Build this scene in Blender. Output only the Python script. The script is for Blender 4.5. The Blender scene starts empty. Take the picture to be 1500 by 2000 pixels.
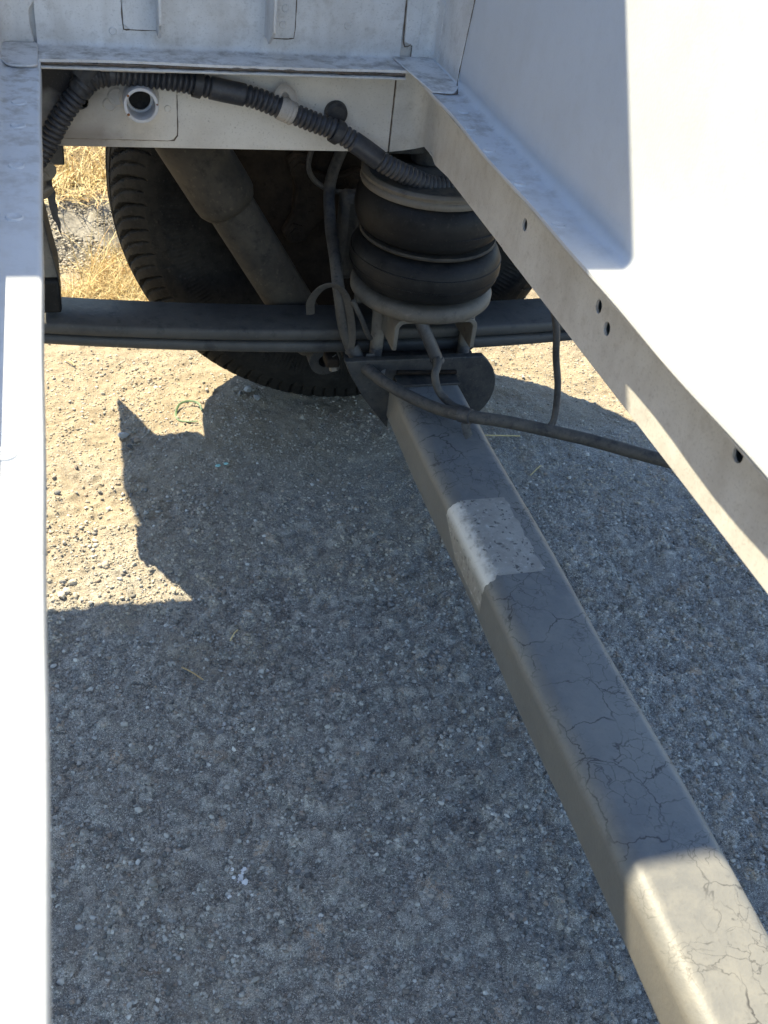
import bpy, bmesh, math, random
import numpy as np
from mathutils import Vector, Matrix

# ------------------------------------------------------------------ camera, world, sun, exposure
S = bpy.context.scene
COL = S.collection
R_ = math.radians
cd = bpy.data.cameras.new('camera'); cam = bpy.data.objects.new('camera', cd); COL.objects.link(cam); S.camera = cam
YAW, PITCH, ROLL = R_(19.376), R_(38.468), R_(-7.684)
f_ = Vector((math.sin(YAW)*math.cos(PITCH), math.cos(YAW)*math.cos(PITCH), -math.sin(PITCH)))
r_ = Vector((math.cos(YAW), -math.sin(YAW), 0)); d_ = f_.cross(r_)
rt = math.cos(ROLL)*r_ + math.sin(ROLL)*d_; dn = -math.sin(ROLL)*r_ + math.cos(ROLL)*d_
cam.matrix_world = Matrix(((rt.x, -dn.x, -f_.x, 0), (rt.y, -dn.y, -f_.y, 0), (rt.z, -dn.z, -f_.z, .96), (0, 0, 0, 1)))
cd.sensor_fit = 'HORIZONTAL'; cd.sensor_width = 36; cd.lens = 48
cd.clip_start = .01; cd.clip_end = 500
cd.dof.use_dof = True; cd.dof.focus_distance = 1.25; cd.dof.aperture_fstop = 20

SUN = Vector((.42, -.68, -1)).normalized()          # direction the light travels
EL = math.asin(-SUN.z); AZ = math.atan2(-SUN.x, -SUN.y)
w = bpy.data.worlds.new('World'); S.world = w; w.use_nodes = True
wn = w.node_tree.nodes; wl = w.node_tree.links
sky = wn.new('ShaderNodeTexSky'); sky.sky_type = 'NISHITA'; sky.sun_disc = False
sky.sun_elevation = EL; sky.sun_rotation = AZ; sky.air_density = 1.0; sky.dust_density = .2; sky.ozone_density = 3.0
bg = wn['Background']; bg.inputs[1].default_value = .115
wl.new(sky.outputs[0], bg.inputs[0])
sl = bpy.data.lights.new('sun', 'SUN'); sl.energy = 4.8; sl.angle = R_(.53); sl.color = (1, .88, .63)
so = bpy.data.objects.new('sun', sl); COL.objects.link(so); so.location = (-3, 5, 8)
so.rotation_euler = SUN.to_track_quat('-Z', 'Y').to_euler()
S.view_settings.view_transform = 'Standard'; S.view_settings.look = 'None'; S.view_settings.gamma = 1
S.view_settings.exposure = 1.72
S.cycles.max_bounces = 4; S.cycles.diffuse_bounces = 3; S.cycles.use_adaptive_sampling = True; S.cycles.adaptive_threshold = .02

random.seed(7); rng = np.random.default_rng(7)

# ------------------------------------------------------------------ materials
class NT:
    def __init__(s, name):
        s.m = bpy.data.materials.new(name); s.m.use_nodes = True; s.t = s.m.node_tree; s.n = s.t.nodes; s.l = s.t.links
        s.b = s.n['Principled BSDF']; s.co = s.n.new('ShaderNodeTexCoord'); s.P = s.co.outputs['Object']
    def set(s, sock, v):
        if hasattr(v, 'is_linked') or isinstance(v, bpy.types.NodeSocket): s.l.new(v, sock)
        else:
            if isinstance(v, tuple) and len(v) == 3 and sock.type == 'RGBA': v = v + (1,)
            sock.default_value = v
    def noise(s, scale, detail=4, rough=.55, dist=0, vec=None):
        n = s.n.new('ShaderNodeTexNoise'); n.inputs['Scale'].default_value = scale; n.inputs['Detail'].default_value = detail
        n.inputs['Roughness'].default_value = rough; n.inputs['Distortion'].default_value = dist
        s.l.new(vec or s.P, n.inputs['Vector']); return n.outputs['Fac']
    def voro(s, scale, feature='F1', out='Distance', vec=None, rnd=1):
        n = s.n.new('ShaderNodeTexVoronoi'); n.feature = feature; n.inputs['Scale'].default_value = scale
        n.inputs['Randomness'].default_value = rnd
        s.l.new(vec or s.P, n.inputs['Vector']); return n.outputs[out]
    def ramp(s, f, a, b, lo=0., hi=1.):
        n = s.n.new('ShaderNodeMapRange'); n.clamp = True
        s.set(n.inputs[0], f); n.inputs[1].default_value = a; n.inputs[2].default_value = b
        n.inputs[3].default_value = lo; n.inputs[4].default_value = hi; return n.outputs[0]
    def math(s, op, a, b=0.):
        n = s.n.new('ShaderNodeMath'); n.operation = op; s.set(n.inputs[0], a); s.set(n.inputs[1], b); return n.outputs[0]
    def mix(s, f, a, b, mode='MIX'):
        n = s.n.new('ShaderNodeMix'); n.data_type = 'RGBA'; n.blend_type = mode
        s.set(n.inputs[0], f); s.set(n.inputs[6], a); s.set(n.inputs[7], b); return n.outputs[2]
    def sep(s, v=None):
        n = s.n.new('ShaderNodeSeparateXYZ'); s.l.new(v or s.P, n.inputs[0]); return n.outputs
    def up(s):
        g = s.n.new('ShaderNodeNewGeometry'); return s.sep(g.outputs['Normal'])[2]
    def stretch(s, v):
        n = s.n.new('ShaderNodeMapping'); n.inputs['Scale'].default_value = v; s.l.new(s.P, n.inputs[0]); return n.outputs[0]
    def warp(s, scale, amt, vec=None):
        n = s.n.new('ShaderNodeTexNoise'); n.inputs['Scale'].default_value = scale; s.l.new(vec or s.P, n.inputs['Vector'])
        v = s.n.new('ShaderNodeVectorMath'); v.operation = 'MULTIPLY_ADD'; s.l.new(n.outputs['Color'], v.inputs[0])
        v.inputs[1].default_value = (amt,)*3; s.l.new(vec or s.P, v.inputs[2]); return v.outputs[0]
    def bump(s, h, strength, dist, prev=None):
        n = s.n.new('ShaderNodeBump'); n.inputs['Strength'].default_value = strength; n.inputs['Distance'].default_value = dist
        s.l.new(h, n.inputs['Height'])
        if prev: s.l.new(prev, n.inputs['Normal'])
        return n.outputs['Normal']
    def done(s, col, rough=.6, normal=None, metal=0., spec=.5):
        s.set(s.b.inputs['Base Color'], col); s.set(s.b.inputs['Roughness'], rough); s.set(s.b.inputs['Metallic'], metal)
        s.set(s.b.inputs['Specular IOR Level'], spec)
        if normal: s.l.new(normal, s.b.inputs['Normal'])
        return s.m

def dusty(name, base, alt, dust, dustamt=.6, rough=.7, nscale=14, fine=300, bump=.35, bdist=.002, metal=0., spec=.4, wear=0.):
    t = NT(name)
    n1 = t.noise(nscale, 4, .65); n2 = t.noise(nscale*5, 4, .7)
    c = t.mix(t.ramp(n1, .36, .64), base, alt)
    up = t.ramp(t.up(), -.2, .9, .45, 1)
    k = t.math('MULTIPLY', t.ramp(t.math('ADD', t.math('MULTIPLY', n1, .55), t.math('MULTIPLY', n2, .45)), .38, .60), up)
    c = t.mix(t.math('MULTIPLY', k, dustamt), c, dust)
    c = t.mix(t.ramp(n2, .30, .44, .55, 0), c, tuple(x*.5 for x in base))
    fn = t.noise(fine, 2)
    c = t.mix(t.ramp(fn, .60, .74, 0, .4), c, tuple(x*1.1 for x in dust))
    if wear: c = t.mix(t.math('MULTIPLY', t.ramp(n2, .56, .64), wear), c, (.42, .40, .37))
    return t.done(c, rough, t.bump(fn, bump, bdist), metal, spec)

def paint(name, base, dirt, amt=.5, rough=.45, speck=.25, chips=True):
    t = NT(name)
    c = t.mix(t.ramp(t.noise(9, 4, .65), .44, .72, 0, amt), base, dirt)
    c = t.mix(t.ramp(t.noise(70, 4, .7), .52, .75, 0, amt*.8), c, dirt)
    sm = t.noise(420, 2)
    c = t.mix(t.ramp(sm, .56, .72, 0, speck), c, tuple(x*.35 for x in base))
    if chips: c = t.mix(t.ramp(t.voro(30), .0, .05, .8, 0), c, tuple(x*.25 for x in dirt))
    c = t.mix(t.ramp(t.noise(5, 3, .6, vec=t.stretch((7, 7, .8))), .52, .8, 0, amt*.6), c, dirt)
    dep = t.math('MULTIPLY', t.ramp(t.up(), .7, .97), t.ramp(t.noise(34, 5, .7), .47, .63))
    dep = t.math('MULTIPLY', dep, t.ramp(t.sep()[1], .70, 1.12, .12, .75))
    c = t.mix(dep, c, (.20, .18, .155))
    nb = t.bump(sm, .10, .0012)
    return t.done(c, rough, nb, 0, .4)

M = {}
M['white'] = paint('white_paint', (.66, .66, .655), (.30, .27, .235), .5, .42, .30)
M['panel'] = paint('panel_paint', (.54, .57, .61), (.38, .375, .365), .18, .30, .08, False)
M['web'] = paint('rail_paint', (.56, .548, .515), (.32, .292, .252), .55, .6, .3)
def rail_material():
    t = NT('rail_paint_stain_shade')
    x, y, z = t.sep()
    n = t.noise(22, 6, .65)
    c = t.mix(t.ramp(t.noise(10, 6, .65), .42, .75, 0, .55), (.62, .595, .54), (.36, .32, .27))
    rail_shade = t.ramp(t.math('ADD', x, t.math('MULTIPLY', t.math('SUBTRACT', n, .5), .10)), .0, .075, 1, 0)  # shade around the conduit painted near-black into the rail's left end
    rail_shade = t.math('MULTIPLY', rail_shade, t.ramp(t.math('ADD', z, t.math('MULTIPLY', t.math('SUBTRACT', n, .5), .05)), .535, .57))
    c = t.mix(rail_shade, c, (.014, .014, .016))
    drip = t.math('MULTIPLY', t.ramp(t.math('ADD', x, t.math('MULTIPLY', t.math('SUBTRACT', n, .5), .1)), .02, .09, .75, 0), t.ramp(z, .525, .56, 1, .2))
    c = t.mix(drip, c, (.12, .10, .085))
    fn = t.noise(430, 3)
    c = t.mix(t.ramp(fn, .58, .72, 0, .35), c, (.2, .18, .15))
    c = t.mix(t.ramp(t.voro(45), 0, .06, .7, 0), c, (.12, .10, .08))
    return t.done(c, .6, t.bump(fn, .15, .0012), 0, .35)
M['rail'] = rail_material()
M['steel'] = dusty('dark_steel', (.022, .024, .027), (.036, .037, .038), (.095, .084, .068), .65, .55, 18, 260, .3, .0012, spec=0.22)
M['leaf'] = dusty('spring_steel', (.036, .036, .036), (.055, .054, .052), (.092, .084, .073), .55, .6, 10, 180, .3, .0012, spec=0.30)
M['rubber'] = dusty('bellow_rubber', (.0050, .0058, .0070), (.009, .0095, .0105), (.042, .038, .033), .32, .5, 12, 220, .2, .0008, spec=0.16)
M['tyre'] = dusty('tyre_rubber', (.008, .0078, .0076), (.014, .0135, .0125), (.046, .041, .034), .42, .75, 20, 240, .3, .001, spec=0.12)
M['plate'] = dusty('air_spring_plate', (.075, .066, .054), (.11, .098, .08), (.15, .133, .11), .5, .65, 9, 320, .2, .0005, 0, .4, .05)
M['cable'] = dusty('cable_rubber', (.028, .029, .031), (.048, .046, .043), (.105, .094, .078), .65, .65, 24, 300, .2, .0006, spec=0.25)
M['black'] = dusty('black_plastic', (.018, .02, .024), (.03, .032, .036), (.09, .085, .08), .45, .5, 30, 300, .15, .0005)
M['conduit'] = dusty('conduit_plastic', (.018, .021, .028), (.028, .031, .038), (.085, .085, .088), .4, .42, 22, 200, .2, .0006)
M['shock'] = dusty('shock_paint', (.028, .026, .023), (.045, .040, .033), (.095, .078, .058), .65, .7, 13, 180, .3, .0008, spec=0.20)
M['cast'] = dusty('rusty_casting', (.014, .0115, .0095), (.026, .020, .015), (.036, .028, .021), .5, .85, 26, 160, .6, .002, spec=0.08)
M['bolt'] = dusty('bolt_steel', (.10, .092, .082), (.15, .138, .12), (.19, .165, .135), .6, .6, 30, 300, .3, .0006, .2)
M['tube'] = dusty('galvanised_tube', (.55, .56, .58), (.45, .46, .48), (.42, .36, .28), .35, .45, 30, 300, .2, .0006, .1)
M['tape'] = dusty('dirty_tape', (.32, .30, .27), (.44, .41, .37), (.22, .20, .17), .6, .85, 60, 300, .5, .001)
M['flap'] = dusty('mudflap_rubber', (.09, .088, .082), (.14, .13, .115), (.26, .22, .165), .6, .8, 14, 200, .3, .001, spec=0.20)
M['rust'] = dusty('rust_spot', (.16, .06, .02), (.24, .10, .04), (.2, .1, .05), .4, .9, 60, 300, .5, .0006)

def axle_material():
    t = NT('axle_paint')
    c = t.mix(t.ramp(t.noise(7, 4, .6), .35, .7), (.112, .116, .119), (.162, .161, .150))
    c = t.mix(t.ramp(t.noise(45, 5, .65), .45, .75, 0, .55), c, (.20, .195, .175))
    c = t.mix(t.ramp(t.up(), .25, .85, .6, 0), c, (.125, .113, .094))                # warm bounce light painted into the flanks
    # dried puddle rims: thin wandering closed lines, some broad and dark, most faint
    wv = t.warp(22, .035); wv = t.warp(110, .012, wv)
    l1 = t.ramp(t.voro(19, 'DISTANCE_TO_EDGE', vec=wv), .003, .020, 1, 0)
    l2 = t.ramp(t.voro(58, 'DISTANCE_TO_EDGE', vec=wv), .006, .034, 1, 0)
    m1 = t.ramp(t.noise(11, 3), .40, .54); m2 = t.ramp(t.noise(15, 3, vec=t.stretch((1.3, 1, 1))), .46, .56)
    ln = t.math('MAXIMUM', t.math('MULTIPLY', l1, m1), t.math('MULTIPLY', t.math('MULTIPLY', l2, m2), .7))
    c = t.mix(t.math('MULTIPLY', t.math('MULTIPLY', ln, t.ramp(t.up(), .3, .8)), .9), c, (.028, .027, .026))
    fn = t.noise(260, 3)
    c = t.mix(t.ramp(fn, .58, .75, 0, .35), c, (.09, .083, .075))
    return t.done(c, .5, t.bump(fn, .3, .0009), 0, .45)
M['axle'] = axle_material()
def label_material():
    t = NT('worn_label_foil')
    c = t.mix(t.ramp(t.noise(40, 6, .7), .4, .62), (.235, .220, .195), (.31, .29, .255))
    c = t.mix(t.ramp(t.voro(115, vec=t.warp(170, .014)), .20, .36, .9, 0), c, (.06, .057, .053))
    x, y, z = t.sep()
    e = t.ramp(t.math('ADD', x, t.math('MULTIPLY', t.math('SUBTRACT', t.noise(130, 4), .5), .030)), .408, .420, 1, 0)
    e = t.math('MULTIPLY', e, t.ramp(z, .176, .190))
    c = t.mix(e, c, (.56, .535, .49))
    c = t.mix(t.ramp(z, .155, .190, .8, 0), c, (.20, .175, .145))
    c = t.mix(t.ramp(t.noise(160, 3), .6, .68, 0, .6), c, (.42, .40, .365))
    return t.done(c, .6, t.bump(t.noise(300, 4), .5, .0012), 0, .4)
M['label'] = label_material()

def ground_material():
    t = NT('dusty_asphalt')
    x, y, z = t.sep()
    at = t.n.new('ShaderNodeAttribute'); at.attribute_name = 'aggregate'; av = t.sep(at.outputs['Vector'])
    n1 = t.noise(3.2, 5, .6); f1 = t.noise(95, 5, .75); f2 = t.noise(300, 3, .75); f3 = t.noise(900, 1, .5)
    # blue-grey chippings in a darker binder, film of dust between them
    st = t.mix(av[1], (.17, .17, .172), (.33, .325, .31))
    st = t.mix(t.ramp(av[1], .93, .99, 0, .8), st, (.36, .27, .20))
    st = t.mix(t.ramp(av[0], .05, .45, .45, 0), st, (.12, .12, .12))
    st = t.mix(t.ramp(f1, .48, .66, 0, .5), st, (.31, .30, .28))
    st = t.mix(t.ramp(f1, .32, .45, .6, 0), st, (.085, .085, .086))
    st = t.mix(t.ramp(f2, .56, .68, 0, .8), st, (.46, .455, .44))
    st = t.mix(t.ramp(f2, .32, .45, .85, 0), st, (.055, .056, .058))
    st = t.mix(t.ramp(f3, .58, .70, 0, .8), st, (.60, .60, .58)); st = t.mix(t.ramp(f3, .30, .42, .8, 0), st, (.05, .051, .053))
    st = t.mix(t.ramp(n1, .48, .66, 0, .4), st, (.20, .178, .148))
    # pale road dust that has collected towards the verge
    sand = t.mix(t.ramp(t.noise(26, 5, .7), .35, .65), (.27, .225, .160), (.385, .33, .24))
    sand = t.mix(t.ramp(f1, .52, .68, 0, .5), sand, (.22, .20, .165))
    sand = t.mix(t.ramp(f2, .56, .68, 0, .7), sand, (.50, .45, .35))
    sand = t.mix(t.ramp(f2, .30, .43, .7, 0), sand, (.13, .112, .085))
    sand = t.mix(t.ramp(f3, .58, .70, 0, .6), sand, (.56, .51, .42)); sand = t.mix(t.ramp(f3, .30, .42, .65, 0), sand, (.11, .095, .072))
    yy = t.math('ADD', y, t.math('MULTIPLY', t.math('SUBTRACT', n1, .5), .9))
    yy = t.math('SUBTRACT', yy, t.math('MULTIPLY', t.ramp(x, .05, .55), .22))
    yy = t.math('ADD', yy, t.math('MULTIPLY', t.math('SUBTRACT', f1, .5), .7))
    st = t.mix(1., st, (1.12, 1.06, .95), 'MULTIPLY'); sand = t.mix(1., sand, (.83, .79, .73), 'MULTIPLY')
    c = t.mix(t.ramp(yy, .90, 1.36), st, sand)
    nb = t.bump(f2, .9, .0022)
    return t.done(c, .85, nb, 0, .3)
M['ground'] = ground_material()
def stone_material(name, a, b, spread=.8):
    t = NT(name)
    oi = t.n.new('ShaderNodeObjectInfo')
    c = t.mix(oi.outputs['Random'], a, b)
    g = t.n.new('ShaderNodeNewGeometry'); ri = g.outputs['Random Per Island']
    c = t.mix(t.ramp(ri, .15, .80, 0, spread), c, tuple(x*.20 for x in a))
    c = t.mix(t.ramp(ri, .0, .035, .7, 0), c, (.66, .64, .58))
    c = t.mix(t.ramp(t.math('FRACT', t.math('MULTIPLY', ri, 37.7)), .88, .95, 0, .5), c, (.38, .28, .20))
    return t.done(c, .8, None, 0, .35)
M['pebble'] = stone_material('pebble_stone', (.20, .20, .195), (.36, .34, .30))
M['grit'] = stone_material('grit_stone', (.40, .382, .342), (.40, .382, .342))
M['grit_sand'] = stone_material('sandy_grit_stone', (.42, .375, .295), (.42, .375, .295), .6)
M['pale'] = stone_material('pale_stone', (.50, .49, .47), (.66, .64, .61))
def straw_material():
    t = NT('dry_straw'); g = t.n.new('ShaderNodeNewGeometry'); r = g.outputs['Random Per Island']
    c = t.mix(r, (.47, .355, .16), (.68, .56, .31))
    c = t.mix(t.ramp(r, .86, .93), c, (.38, .22, .09))
    m = t.done(c, .7, None, 0, .25); t.b.inputs['Subsurface Weight'].default_value = 0
    return m
M['straw'] = straw_material()
def plain(name, c, r=.7, scale=60, amp=.5):
    t = NT(name); cc = t.mix(t.ramp(t.noise(scale, 5, .65), .3, .7), c, tuple(x*(1-amp) for x in c))
    return t.done(cc, r, t.bump(t.noise(scale*4, 4), .4, .002), 0, .35)
M['green'] = plain('green_leaf', (.20, .34, .03), .6)
M['blade'] = plain('green_blade', (.16, .24, .12), .5)
M['glass'] = plain('glass_chip', (.35, .62, .58), .12, 60, .2)
M['soil'] = plain('verge_soil', (.22, .16, .09), .95, 35, .6)
M['kerb'] = plain('kerb_asphalt', (.26, .24, .20), .95, 120, .7)
M['chalk'] = plain('white_chalk', (.75, .75, .74), .9, 90, .2)

# ------------------------------------------------------------------ mesh helpers
def mesh_obj(name, verts, faces, mat, parent=None, smooth=True, angle=35, bevel=0.):
    me = bpy.data.meshes.new(name); me.from_pydata([tuple(v) for v in verts], [], faces)
    bm = bmesh.new(); bm.from_mesh(me); bmesh.ops.remove_doubles(bm, verts=bm.verts, dist=1e-6)
    bmesh.ops.recalc_face_normals(bm, faces=bm.faces)
    bm.to_mesh(me); bm.free()
    return finish(name, me, mat, parent, smooth, angle, bevel)
def finish(name, me, mat, parent=None, smooth=True, angle=35, bevel=0.):
    me.materials.append(M[mat])
    if smooth:
        me.polygons.foreach_set('use_smooth', [True]*len(me.polygons)); me.set_sharp_from_angle(angle=R_(angle))
    o = bpy.data.objects.new(name, me); COL.objects.link(o)
    if parent is not None:
        o.parent = parent
        if parent.type == 'EMPTY': o.location = -parent.location
    if bevel:
        b = o.modifiers.new('bevel', 'BEVEL'); b.width = bevel; b.segments = 2; b.limit_method = 'ANGLE'; b.angle_limit = R_(40)
    return o
class G:
    """collects verts and faces"""
    def __init__(s): s.v = []; s.f = []
    def add(s, v, f):
        o = len(s.v); s.v += [tuple(p) for p in v]; s.f += [tuple(i+o for i in q) for q in f]; return s
    def obj(s, name, mat, parent=None, **k): return mesh_obj(name, s.v, s.f, mat, parent, **k)

def fillet(pts, rad, n=6):
    if not isinstance(rad, (list, tuple)): rad = [rad]*len(pts)
    out = [Vector(pts[0])]
    for i in range(1, len(pts)-1):
        p, a, b = Vector(pts[i]), Vector(pts[i-1]), Vector(pts[i+1]); r = rad[i]
        if r <= 0: out.append(p); continue
        u = (a-p).normalized(); v = (b-p).normalized(); ang = u.angle(v); t = r/math.tan(ang/2)
        t = min(t, (a-p).length*.49, (b-p).length*.49); rr = t*math.tan(ang/2)
        c = p+(u+v).normalized()*(rr/math.sin(ang/2)); s = p+u*t-c; e = p+v*t-c
        tot = s.angle(e); sg = 1 if s.x*e.y-s.y*e.x > 0 else -1
        for k in range(n+1):
            q = sg*tot*k/n; out.append(c+Vector((s.x*math.cos(q)-s.y*math.sin(q), s.x*math.sin(q)+s.y*math.cos(q))))
    out.append(Vector(pts[-1])); return out
def map3(ax, u, v, w_):
    return (w_, u, v) if ax == 'X' else ((u, w_, v) if ax == 'Y' else (u, v, w_))
def offset_poly(pl, t):
    out = []
    for i, p in enumerate(pl):
        d1 = (pl[i]-pl[i-1]).normalized() if i else (pl[1]-pl[0]).normalized()
        d2 = (pl[i+1]-pl[i]).normalized() if i < len(pl)-1 else d1
        n1 = Vector((-d1.y, d1.x)); n2 = Vector((-d2.y, d2.x)); m = (n1+n2).normalized()
        out.append(p+m*(t/max(.3, m.dot(n1))))
    return out
def sheet(profile, t, ax, a0, a1, cuts=1, jitter=None):
    """folded sheet metal: open 2D profile of thickness t swept along an axis"""
    pl = [Vector(p) for p in profile]; q = offset_poly(pl, t); ring = pl+q[::-1]; n = len(ring)
    g = G(); vs = []; fs = []
    for k in range(cuts+1):
        a = a0+(a1-a0)*k/cuts
        for p in ring:
            u, v = p
            if jitter: u, v = jitter(u, v, a)
            vs.append(map3(ax, u, v, a))
    for k in range(cuts):
        for i in range(n): fs.append((k*n+i, k*n+(i+1) % n, (k+1)*n+(i+1) % n, (k+1)*n+i))
    m = len(pl)
    for i in range(m-1):
        for base in (0, cuts*n): fs.append((base+i, base+i+1, base+n-2-i, base+n-1-i))
    return g.add(vs, fs)
def plate(poly, ax, c0, c1, holes=()):
    """flat plate with real holes"""
    bm = bmesh.new(); loops = [poly]+list(holes); edges = []
    for lp in loops:
        vs = [bm.verts.new(map3(ax, p[0], p[1], c0)) for p in lp]
        for i in range(len(vs)): edges.append(bm.edges.new((vs[i], vs[(i+1) % len(vs)])))
    if holes: bmesh.ops.triangle_fill(bm, edges=edges, use_beauty=True, use_dissolve=False)
    else: bm.faces.new(bm.verts[:])
    r = bmesh.ops.extrude_face_region(bm, geom=bm.faces[:])
    dv = Vector(map3(ax, 0, 0, c1-c0))
    bmesh.ops.translate(bm, verts=[e for e in r['geom'] if isinstance(e, bmesh.types.BMVert)], vec=dv)
    bm.verts.index_update(); g = G(); g.add([v.co[:] for v in bm.verts], [[v.index for v in f.verts] for f in bm.faces]); bm.free(); return g
def circ(cx, cy, r, n=20, ry=None): return [(cx+r*math.cos(2*math.pi*i/n), cy+(ry or r)*math.sin(2*math.pi*i/n)) for i in range(n)]
def roundpoly(pts, r, n=5):
    pts = [Vector(p) for p in pts]; m = len(pts); rr = r if isinstance(r, (list, tuple)) else [r]*m; out = []
    for i in range(m):
        if rr[i] <= 0: out.append(pts[i]); continue
        seg = fillet([pts[i-1], pts[i], pts[(i+1) % m]], [0, rr[i], 0], n)[1:-1]; out += seg
    return [tuple(p) for p in out]
def box(x0, x1, y0, y1, z0, z1): return plate([(x0, y0), (x1, y0), (x1, y1), (x0, y1)], 'Z', z0, z1)
def lathe(profile, origin, axis, n=64, close=False):
    """profile of (radius, height along axis)"""
    a = Vector(axis).normalized(); u = a.orthogonal().normalized(); v = a.cross(u); o = Vector(origin); vs = []; fs = []; m = len(profile)
    for i in range(n):
        th = 2*math.pi*i/n; e = u*math.cos(th)+v*math.sin(th)
        for r, h in profile: vs.append(o+a*h+e*r)
    for i in range(n):
        j = (i+1) % n
        for k in range(m-1): fs.append((i*m+k, i*m+k+1, j*m+k+1, j*m+k))
        if close: fs.append((i*m+m-1, i*m, j*m, j*m+m-1))
    g = G(); g.add(vs, fs)
    if not close:
        for k in (0, m-1):
            if profile[k][0] > 1e-5: g.f.append(tuple(i*m+k for i in range(n)))
    return g
def spline(pts, step):
    P = [Vector(p) for p in pts]; P = [P[0]*2-P[1]]+P+[P[-1]*2-P[-2]]; out = []
    for i in range(1, len(P)-2):
        for k in range(24):
            t = k/24; a, b, c, d = P[i-1:i+3]
            out.append(.5*((2*b)+(c-a)*t+(2*a-5*b+4*c-d)*t*t+(3*b-a-3*c+d)*t**3))
    out.append(P[-2]); L = [0]
    for i in range(1, len(out)): L.append(L[-1]+(out[i]-out[i-1]).length)
    n = max(2, int(L[-1]/step)); res = []; j = 0
    for i in range(n+1):
        s = L[-1]*i/n
        while j < len(L)-2 and L[j+1] < s: j += 1
        q = (s-L[j])/max(1e-9, L[j+1]-L[j]); res.append((out[j].lerp(out[j+1], min(1, q)), s))
    return res, L[-1]
def sweep(pts, rad, step=.006, sides=14, flat=None):
    """tube along a curve; rad a number or a function of arc length; flat=(a,b) gives a ribbon section"""
    sp, L = spline(pts, step); g = G(); vs = []; fs = []; n = sides; up = None
    for i, (p, s) in enumerate(sp):
        tn = (sp[min(i+1, len(sp)-1)][0]-sp[max(i-1, 0)][0]).normalized()
        if up is None: up = tn.orthogonal().normalized() if flat is None else (Vector((0, -1, .2))-tn*tn.dot(Vector((0, -1, .2)))).normalized()
        up = (up-tn*up.dot(tn)).normalized(); sd = tn.cross(up); r = rad(s, L) if callable(rad) else rad
        for k in range(n):
            th = 2*math.pi*k/n
            a, b = (r, r) if flat is None else flat
            vs.append(p+up*(a*math.cos(th))+sd*(b*math.sin(th)))
    for i in range(len(sp)-1):
        for k in range(n): fs.append((i*n+k, i*n+(k+1) % n, (i+1)*n+(k+1) % n, (i+1)*n+k))
    fs.append(tuple(range(n))); fs.append(tuple((len(sp)-1)*n+k for k in range(n)))
    return g.add(vs, fs)
def tag(o, label, cat, group=None, kind=None):
    o['label'] = label; o['category'] = cat
    if group: o['group'] = group
    if kind: o['kind'] = kind
    return o
def struct(o): o['kind'] = 'structure'; return o

# ------------------------------------------------------------------ ground: one displaced sheet out to the horizon
def vnoise(X, Y, cell, seed):
    u = X/cell; v = Y/cell; iu = np.floor(u).astype(np.int64); iv = np.floor(v).astype(np.int64); fu = u-iu; fv = v-iv
    fu = fu*fu*(3-2*fu); fv = fv*fv*(3-2*fv)
    def h(a, b):
        q = (a*374761393+b*668265263+seed*974634777) & 0x7fffffff; q = ((q ^ (q >> 13))*1274126177) & 0x7fffffff
        return ((q ^ (q >> 16)) & 0xffff)/65535.
    return (h(iu, iv)*(1-fu)+h(iu+1, iv)*fu)*(1-fv)+(h(iu, iv+1)*(1-fu)+h(iu+1, iv+1)*fu)*fv
def worley(X, Y, cell, seed):
    u = X/cell; v = Y/cell; iu = np.floor(u).astype(np.int64); iv = np.floor(v).astype(np.int64); best = np.full(X.shape, 9.); val = np.zeros(X.shape)
    for a in (-1, 0, 1):
        for b in (-1, 0, 1):
            ju = iu+a; jv = iv+b
            q = (ju*73856093 ^ jv*19349663 ^ seed*83492791) & 0x7fffffff; q = ((q ^ (q >> 13))*1274126177) & 0x7fffffff
            rx = (q & 0x3ff)/1023.; ry = ((q >> 10) & 0x3ff)/1023.; rv = ((q >> 20) & 0x3ff)/1023.
            d = np.hypot(ju+rx-u, jv+ry-v); m = d < best; best = np.where(m, d, best); val = np.where(m, rv, val)
    return best, val
def ground_height(X, Y, full=False):
    Y = np.asarray(Y, float); X = np.asarray(X, float)
    sand = np.clip((Y+(vnoise(X, Y, .16, 3)-.5)*.5-.9)/.45, 0, 1)
    z = .010*(vnoise(X, Y, .35, 1)-.5)+.006*(vnoise(X, Y, .11, 2)-.5)
    Xw = X+.010*(vnoise(X, Y, .011, 21)-.5)+.006*(vnoise(X, Y, .005, 23)-.5); Yw = Y+.010*(vnoise(X, Y, .011, 22)-.5)+.006*(vnoise(X, Y, .005, 24)-.5)
    d, v = worley(Xw, Yw, .0155, 5); dome = np.clip(1-(d/.62)**2, 0, 1)*(v > .52)*(.35+.65*v)
    d2, v2 = worley(Xw+.3, Yw, .0072, 6); dome2 = np.clip(1-(d2/.6)**2, 0, 1)*(v2 > .35)
    pit = np.clip((vnoise(X, Y, .03, 8)-.55)*3, 0, 1)
    rough = .0050*dome+.0020*dome2+.0034*(vnoise(X, Y, .009, 9)-.5)+.0060*(vnoise(X, Y, .021, 10)-.5)+.0050*(vnoise(X, Y, .045, 14)-.5)-.0045*pit
    sm = .0030*(vnoise(X, Y, .009, 11)-.5)+.0060*(vnoise(X, Y, .03, 12)-.5)+.0013*dome2*(vnoise(X, Y, .05, 13) > .55)+.0016*dome*(vnoise(X, Y, .07, 15) > .6)
    z = z+rough*(1-sand)+sm*sand
    fade = np.clip((2.2-Y)/.2, 0, 1)*np.clip((Y+1.5)/1.0, 0, 1)*np.clip((X+1.8)/1, 0, 1)*np.clip((2.8-X)/1, 0, 1)
    # the sheet dips under the kerb so that nothing lies flush
    if full: return z*fade-.006, dome*(1-.6*sand), v
    return z*fade-.006
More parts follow.
